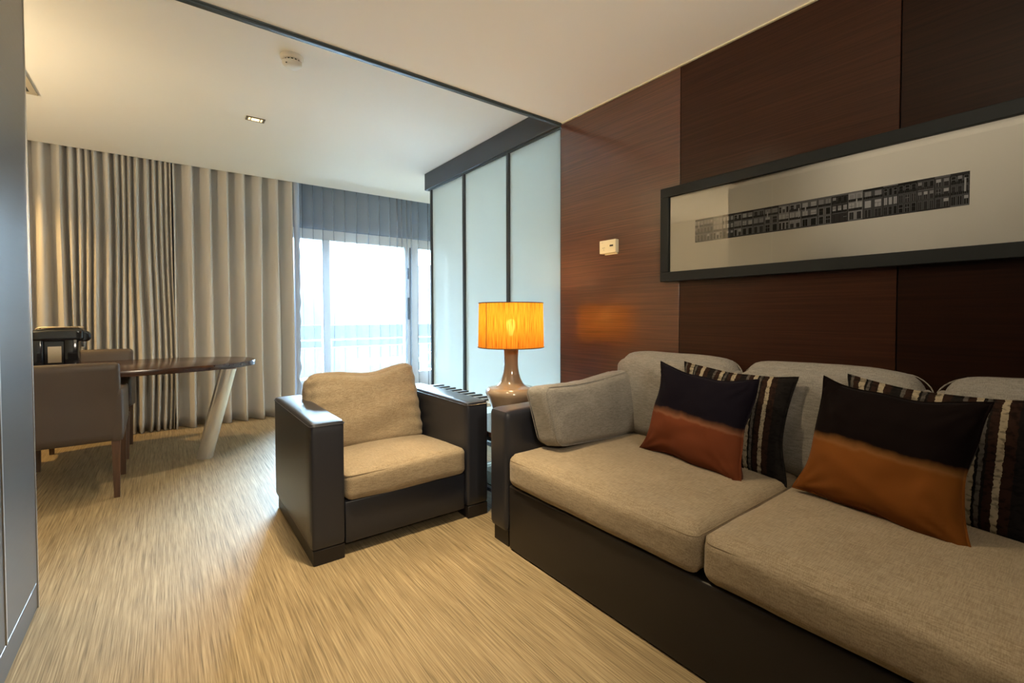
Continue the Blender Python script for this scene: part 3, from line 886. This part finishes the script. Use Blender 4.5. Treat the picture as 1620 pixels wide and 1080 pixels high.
plo = bpy.data.objects.new('table_lamp_light', pl); COL.objects.link(plo); plo.location = (lx, ly, .449 + .66)

# ---------------------------------------------------------------- slatted bench by the partition
bx0, bx1, by0, by1 = 1.50, 2.075, 2.83, 3.92
bn = empty('luggage_bench', ((bx0 + bx1) / 2, (by0 + by1) / 2, 0), 'low pale luggage bench with dark cross strips in front of the frosted glass', 'bench')
def bp(name, bm, mat): return link(name, bm, mat, bn, (-(bx0 + bx1) / 2, -(by0 + by1) / 2, 0))
bp('bench_top', B(bx0, bx1, by0, by1, .425, .452, .004, 2), M['bench_white'])
for k in range(9):
    y = 2.945 + k * .108
    bp('grip_strip', B(bx0 + .05, bx1 - .015, y - .016, y + .016, .452, .462, .003, 1), M['black'])
for x in (bx0 + .03, bx1 - .07):
    for y in (by0 + .03, by1 - .07):
        bp('leg', B(x, x + .04, y, y + .04, 0, .425, .003, 1), M['bench_white'])

# ---------------------------------------------------------------- framed print
pc = empty('framed_print', (XW, 0.805, 1.53), 'long black-framed panoramic photograph of house fronts above the sofa', 'picture')
PY0, PY1, PZ0, PZ1 = 0.118, 1.492, 1.285, 1.775
def pp(name, bm, mat, parent=None, smooth=True): return link(name, bm, mat, parent or pc, (-XW, -.805, -1.53), smooth=smooth)
bm = bmesh.new(); wf = .049; xf = 2.108
box(bm, xf, XW - .0005, PY0, PY1, PZ1 - wf, PZ1, .002, 1); box(bm, xf, XW - .0005, PY0, PY1, PZ0, PZ0 + wf, .002, 1)
box(bm, xf, XW - .0005, PY0, PY0 + wf, PZ0 + wf, PZ1 - wf, .002, 1); box(bm, xf, XW - .0005, PY1 - wf, PY1, PZ0 + wf, PZ1 - wf, .002, 1)
pp('frame', bm, M['frame_black'])
pp('mat_board', B(2.1265, XW - .003, PY0 + wf, PY1 - wf, PZ0 + wf, PZ1 - wf), M['mat_board'])
pp('glazing', B(2.1185, 2.1205, PY0 + wf, PY1 - wf, PZ0 + wf, PZ1 - wf), M['pane_picture'])
# the photograph: a street of house fronts, upright bays with windows, shutters, balconies and doors
rnd = random.Random(11)
bm = bmesh.new()
qy0, qy1, qz0, qz1 = 0.313, 1.299, 1.471, 1.583
def tile(y0, y1, z0, z1, lvl, mi):
    x = 2.1262 - lvl * 0.00012
    y0, y1 = max(y0, qy0), min(y1, qy1); z0, z1 = max(z0, qz0), min(z1, qz1)
    if y1 <= y0 or z1 <= z0: return
    f = bm.faces.new([bm.verts.new(p) for p in ((x, y0, z0), (x, y1, z0), (x, y1, z1), (x, y0, z1))]); f.material_index = mi
box(bm, 2.1262, 2.1265, qy0, qy1, qz0, qz1, mi=0)
y = qy0
H_ = qz1 - qz0
while y < qy1 - .01:
    w = rnd.uniform(.035, .062)
    wallc = rnd.choice([1, 2, 2, 3, 3, 4, 4])
    far = y < .45
    if far: wallc = 2
    tile(y + .0008, y + w - .0008, qz0 + .004, qz1 - rnd.uniform(0.0, .014), 1, wallc)
    tile(y, y + w, qz1 - rnd.uniform(.003, .009), qz1, 2, rnd.choice([0, 1, 3]))
    tile(y, y + w, qz0, qz0 + .005, 2, rnd.choice([1, 2, 3]))
    nb = rnd.choice([2, 2, 3]); bw = w / nb
    for fl, (f0, f1) in enumerate(((.05, .30), (.37, .60), (.68, .90))):
        door = fl == 0
        wc = rnd.choice([0, 0, 1]) if (door or far) else rnd.choice([0, 1, 4, 5, 5])
        for b_ in range(nb):
            a = y + bw * (b_ + .2); c_ = y + bw * (b_ + .8)
            tile(a - .0012, c_ + .0012, qz0 + H_ * f0, qz0 + H_ * (f1 + .012), 2, min(5, wallc + 1))
            tile(a, c_, qz0 + H_ * f0, qz0 + H_ * f1, 3, wc)
            if rnd.random() < .6:
                tile((a + c_) / 2 - .0005, (a + c_) / 2 + .0005, qz0 + H_ * f0, qz0 + H_ * f1, 4, rnd.choice([1, 3, 4]))
            if rnd.random() < .5:
                tile(a, c_, qz0 + H_ * (f0 + (f1 - f0) * .55), qz0 + H_ * (f0 + (f1 - f0) * .6), 4, rnd.choice([2, 4]))
            if rnd.random() < .25:
                tile(a, c_, qz0 + H_ * (f1 - .09), qz0 + H_ * f1, 5, rnd.choice([4, 5]))
        if fl and rnd.random() < .75:
            zb = qz0 + H_ * (f0 - .02)
            tile(y + .002, y + w - .002, zb, zb + H_ * .085, 6, rnd.choice([0, 0, 1]))
            tile(y + .002, y + w - .002, zb - .0012, zb, 6, rnd.choice([3, 4]))
            n_ = 9
            for q in range(n_):
                yy = y + .003 + (w - .006) * q / n_
                tile(yy, yy + .0006, zb, zb + H_ * .08, 7, rnd.choice([2, 3]))
    if rnd.random() < .35:
        yy = y + rnd.uniform(.005, w - .008)
        tile(yy, yy + .0045, qz0 + H_ * rnd.uniform(.4, .7), qz0 + H_ * rnd.uniform(.72, .85), 8, 5)
    y += w
pp('photograph', bm, PRINT, smooth=False)

# ---------------------------------------------------------------- wall thermostat
th = empty('wall_thermostat', (XW, 1.867, 1.518), 'small ivory control box mounted on the wood wall above the lamp', 'thermostat')
def hp(name, bm, mat): return link(name, bm, mat, th, (-XW, -1.867, -1.518))
hp('housing', B(2.117, XW - .0003, 1.805, 1.929, 1.480, 1.558, .003, 2), M['ivory'])
hp('mounting_plate', B(2.138, XW - .0002, 1.812, 1.905, 1.472, 1.4795), M['ivory'])
hp('slider', B(2.1135, 2.1168, 1.822, 1.846, 1.517, 1.526), M['black'])
for y0, y1, z0_, z1_ in ((1.885, 1.893, 1.512, 1.514), (1.895, 1.906, 1.511, 1.513), (1.893, 1.895, 1.498, 1.504), (1.900, 1.912, 1.545, 1.546)):
    hp('print_mark', B(2.1164, 2.1171, y0, y1, z0_, z1_), M['alu_grey'])

# ---------------------------------------------------------------- ceiling fittings
sd = empty('smoke_detector', (0.59, 2.86, HF), 'round white smoke detector on the ceiling beside the dark edge bar', 'smoke detector')
link('base_ring', lathe(bmesh.new(), [(0, 0), (.062, 0), (.062, -.012), (.055, -.022), (.050, -.024), (0, -.024)], 40), M['white_plastic'], sd)
link('smoke_vents', lathe(bmesh.new(), [(0, -.024), (.044, -.024), (.044, -.034), (0, -.034)], 40), M['black'], sd)
bm = bmesh.new()
for k in range(16):
    a = 2 * PI * k / 16
    tube(bm, [(.047 * math.cos(a), .047 * math.sin(a), -.023), (.047 * math.cos(a), .047 * math.sin(a), -.036)], .004, 6)
lathe(bm, [(.0, -.034), (.052, -.034), (.051, -.044), (.042, -.054), (.020, -.058), (0, -.058)], 40)
link('cover', bm, M['white_plastic'], sd)
link('indicator', lathe(bmesh.new(), [(0, 0), (.004, 0), (.004, -.003), (0, -.003)], 12, c=(-.036, -.03, -.052)), M['black'], sd)

dl = empty('downlight', (0.55, 3.92, HF), 'small rectangular recessed downlight in the far ceiling', 'downlight')
bm = bmesh.new()
L2, W2 = .062, .036
for (x0, x1, y0, y1) in ((-L2, L2, -W2, -W2 + .008), (-L2, L2, W2 - .008, W2), (-L2, -L2 + .016, -W2 + .008, W2 - .008), (L2 - .016, L2, -W2 + .008, W2 - .008)):
    box(bm, x0, x1, y0, y1, -.006, -.0005)
link('bezel', bm, M['bezel'], dl)
link('diffuser', B(-L2 + .016, L2 - .016, -W2 + .008, W2 - .008, -.0035, -.0006), M['led'], dl)
for xx in (-1, 1):
    link('clip', B(xx * .030 - .003, xx * .030 + .003, -W2 + .008, W2 - .008, -.0055, -.0036), M['alu_dark'], dl)

vt = empty('ceiling_vent', (-0.93, 4.08, HF), 'square slatted air vent in the ceiling at the left edge', 'vent')
bm = bmesh.new(); h_ = .27
for (x0, x1, y0, y1) in ((-h_, h_, -h_, -h_ + .035), (-h_, h_, h_ - .035, h_), (-h_, -h_ + .035, -h_ + .035, h_ - .035), (h_ - .035, h_, -h_ + .035, h_ - .035)):
    box(bm, x0, x1, y0, y1, -.008, -.0005, .002, 1)
link('vent_frame', bm, M['vent_paint'], vt)
link('duct_opening', B(-h_ + .035, h_ - .035, -h_ + .035, h_ - .035, -.003, -.0006), M['black'], vt)
bm = bmesh.new()
for k in range(13):
    x = -h_ + .05 + k * (2 * h_ - .1) / 12
    box(bm, x - .010, x + .004, -h_ + .036, h_ - .036, -.0065, -.0034)
link('vent_slats', bm, M['champagne'], vt)

# ---------------------------------------------------------------- dining table, chairs, coffee machine
dcx, dcy, dA, dB = -0.40, 4.50, 1.00, 0.505
dt = empty('dining_table', (dcx, dcy, 0), 'oval dark wood dining table on slanted polished steel legs', 'table')
bm = bmesh.new()
n = 96
def rim_pt(k, s):
    a = 2 * PI * k / n
    c_, s_ = math.cos(a), math.sin(a)
    return (math.copysign(abs(c_) ** (2 / 2.4), c_) * dA * s, math.copysign(abs(s_) ** (2 / 2.4), s_) * dB * s)
prev = None
rings = []
for s, z in ((0, .700), (.99, .700), (.999, .703), (1.0, .708), (1.0, .736), (.998, .740), (.99, .7415), (0, .7415)):
    rings.append([bm.verts.new((0, 0, z))] if s == 0 else [bm.verts.new((*rim_pt(k, s), z)) for k in range(n)])
for A, C_ in zip(rings, rings[1:]):
    for k in range(n):
        u = []
        for v in (A[k % len(A)], A[(k + 1) % len(A)], C_[(k + 1) % len(C_)], C_[k % len(C_)]):
            if v not in u: u.append(v)
        bm.faces.new(u)
link('tabletop', bm, M['table_wood'], dt)
def slant_leg(x0, y0, x1, y1):
    bm = bmesh.new(); n_ = 28
    R_ = []
    dv = Vector((x1 - x0, y1 - y0, 0)).normalized(); pv = Vector((-dv.y, dv.x, 0))
    for t in (0, 1):
        cx_, cy_, z = x0 + (x1 - x0) * t, y0 + (y1 - y0) * t, .70 * t
        R_.append([bm.verts.new(Vector((cx_, cy_, z)) + dv * math.cos(2 * PI * k / n_) * .062 + pv * math.sin(2 * PI * k / n_) * .044) for k in range(n_)])
    for k in range(n_): bm.faces.new((R_[0][k], R_[0][(k + 1) % n_], R_[1][(k + 1) % n_], R_[1][k]))
    bm.faces.new(R_[0]); bm.faces.new(R_[1])
    return bm
for q in ((.215, 4.29, .372, 4.15), (-1.02, 4.55, -1.16, 4.75)):
    link('leg', slant_leg(q[0] - dcx, q[1] - dcy, q[2] - dcx, q[3] - dcy), M['chrome'], dt, angle=50)

def dining_chair(loc, rz, label):
    """faces local +Y; the back is at local y = 0"""
    r = empty('dining_chair', loc, label, 'chair', None, rz)
    w = .56
    link('backrest', soft_box(w - .02, .075, .475, .022, (0, .004, .004), 14, fn=lambda p, u: p + Vector((0, -.022 * max(0, u.z), 0))), M['leather_chair'], r, (0, .045, .588))
    link('seat', soft_box(w - .135, .50, .13, .03, (0, 0, .015), 14), M['leather_chair'], r, (0, .325, .405))
    for s in (-1, 1):
        def ta(p, u):
            q = p.copy(); q.z -= .03 * (u.y + 1) / 2 * (u.z > 0); q.z += .10 * max(0, (u.y + 1) / 2) * (u.z < 0) * 0.6
            return q
        link('arm', soft_box(.062, .545, .325, .016, (.001, 0, 0), 12, fn=ta), M['leather_chair'], r, (s * (w / 2 - .031), .2795, .5075))
    for s in (-1, 1):
        for y0, y1 in ((.045, .035), (.52, .545)):
            bm = bmesh.new()
            a = .021; b_ = .014
            xs = s * (w / 2 - .036)
            V0 = [bm.verts.new((xs + dx * a, y0 + dy * a, .36)) for dx, dy in ((-1, -1), (1, -1), (1, 1), (-1, 1))]
            V1 = [bm.verts.new((xs + dx * b_, y1 + dy * b_, 0)) for dx, dy in ((-1, -1), (1, -1), (1, 1), (-1, 1))]
            for k in range(4): bm.faces.new((V0[k], V0[(k + 1) % 4], V1[(k + 1) % 4], V1[k]))
            bm.faces.new(V0); bm.faces.new(V1)
            link('leg', bm, M['leg_wood'], r)
    return r
dining_chair((-.505, 3.655, 0), 0, 'brown leather tub dining chair seen from behind, nearest the dark wall')
dining_chair((-.510, 5.175, 0), PI, 'brown leather dining chair on the curtain side of the table')

cm = empty('coffee_machine', (-.585, 4.33, .7415), 'glossy black capsule coffee machine standing on the dining table', 'coffee machine')
link('base', B(-.125, .100, -.075, .075, 0, .028, .006, 2), M['black_gloss'], cm)
bm = B(-.135, -.070, -.062, .062, .028, .215, .014, 3)
link('water_tank', bm, M['black_gloss'], cm)
link('front_column', B(.030, .098, -.062, .062, .028, .215, .008, 2), M['black_gloss'], cm)
sp_ = link('side_panel', B(-.070, .030, -.052, .052, .028, .200, .004, 1), M['black_gloss'], cm)
link('metal_inset', B(-.052, .016, -.0545, -.0518, .055, .165, .003, 1), M['champagne'], sp_)
def hd(p, u):
    q = p.copy(); q.z -= .016 * max(0, -u.x - .3) * (u.z > 0)
    return q
link('brew_head', soft_box(.262, .134, .090, .026, (0, 0, .004), 14, fn=hd), M['black_gloss'], cm, (-.004, 0, .240))
bm = bmesh.new(); tube(bm, [(-.105, -.052, .282), (-.09, -.050, .290), (.10, -.050, .292), (.118, -.048, .286)], .004, 8)
tube(bm, [(-.105, .052, .282), (-.09, .050, .290), (.10, .050, .292), (.118, .048, .286)], .004, 8)
link('lever', bm, M['champagne'], cm)
link('brew_knob', lathe(bmesh.new(), [(0, -.045), (.028, -.043), (.037, -.03), (.039, 0), (.037, .03), (.028, .043), (0, .045)], 28), M['black_gloss'], cm, (.124, 0, .228), (PI / 2, 0, 0))
link('spout', lathe(bmesh.new(), [(0, 0), (.009, 0), (.014, .035), (0, .035)], 16), M['steel'], cm, (.118, 0, .155))
link('drip_tray', B(.092, .132, -.045, .045, 0, .022, .004, 2), M['steel'], cm)

# ---------------------------------------------------------------- terrace and what lies beyond
tag(link('terrace_deck', B(-4, 9, 6.06, 9.2, -.20, -.03), M['terrace'], smooth=False), kind='structure')
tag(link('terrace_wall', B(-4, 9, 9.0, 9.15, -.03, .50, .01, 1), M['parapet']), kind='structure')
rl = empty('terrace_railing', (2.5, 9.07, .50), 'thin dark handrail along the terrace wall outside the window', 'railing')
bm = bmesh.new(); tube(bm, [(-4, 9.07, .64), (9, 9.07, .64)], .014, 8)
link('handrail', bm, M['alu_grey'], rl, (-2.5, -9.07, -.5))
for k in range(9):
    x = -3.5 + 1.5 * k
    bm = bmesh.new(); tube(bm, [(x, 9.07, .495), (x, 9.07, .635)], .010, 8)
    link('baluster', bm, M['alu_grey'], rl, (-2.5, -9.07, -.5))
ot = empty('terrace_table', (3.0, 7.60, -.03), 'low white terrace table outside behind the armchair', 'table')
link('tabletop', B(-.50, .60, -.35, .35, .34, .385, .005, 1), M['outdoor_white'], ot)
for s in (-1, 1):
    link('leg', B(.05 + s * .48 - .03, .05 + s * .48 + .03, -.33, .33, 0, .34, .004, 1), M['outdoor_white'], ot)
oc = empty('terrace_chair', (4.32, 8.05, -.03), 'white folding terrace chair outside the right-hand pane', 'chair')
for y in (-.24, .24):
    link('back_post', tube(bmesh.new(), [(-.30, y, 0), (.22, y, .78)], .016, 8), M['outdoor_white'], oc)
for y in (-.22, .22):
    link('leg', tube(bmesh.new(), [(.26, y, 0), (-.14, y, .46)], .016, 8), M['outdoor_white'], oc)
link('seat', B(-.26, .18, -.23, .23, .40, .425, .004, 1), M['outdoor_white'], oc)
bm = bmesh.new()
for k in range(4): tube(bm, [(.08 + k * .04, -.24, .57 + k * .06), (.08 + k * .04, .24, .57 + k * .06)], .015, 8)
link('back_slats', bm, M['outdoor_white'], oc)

def building(name, x0, x1, y0, y1, z0, z1, mat, label, cols, floors):
    r = empty(name, ((x0 + x1) / 2, (y0 + y1) / 2, z0), label, 'building')
    o_ = (-(x0 + x1) / 2, -(y0 + y1) / 2, -z0)
    link('wall', B(x0, x1, y0, y1, z0, z1), mat, r, o_, smooth=False)
    for i in range(cols):
        for j in range(floors):
            xa = x0 + (x1 - x0) * (i + .25) / cols; xb = x0 + (x1 - x0) * (i + .75) / cols
            za = max(z0, 0) + (z1 - max(z0, 0)) * (j + .25) / floors; zb = max(z0, 0) + (z1 - max(z0, 0)) * (j + .7) / floors
            link('window', B(xa, xb, y0 - .08, y0 - .001, za, zb), M['far_window'], r, o_, smooth=False)
    return r
# long flat roof across the street with its grey edge band
rf = empty('flat_roof_building', (8, 28, -9), 'long flat-roofed building across the street with a grey edge band', 'building')
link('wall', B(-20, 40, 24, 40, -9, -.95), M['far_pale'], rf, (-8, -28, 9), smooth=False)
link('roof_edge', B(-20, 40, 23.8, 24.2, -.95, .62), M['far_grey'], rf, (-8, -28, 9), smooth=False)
building('tower_block', 43.5, 48.0, 110, 116, -12, 12.5, M['far_pale'], 'faint pale tower block far away behind the sheer curtain', 5, 7)
building('tower_block', 56.5, 61.0, 115, 121, -12, 15.0, M['far_pale'], 'faint pale tower block far away, near the sash handle', 5, 8)
building('apartment_block', 64.0, 73.0, 105, 113, -12, 7.5, M['far_pink'], 'faint pink apartment block far away behind the right-hand pane', 5, 5)
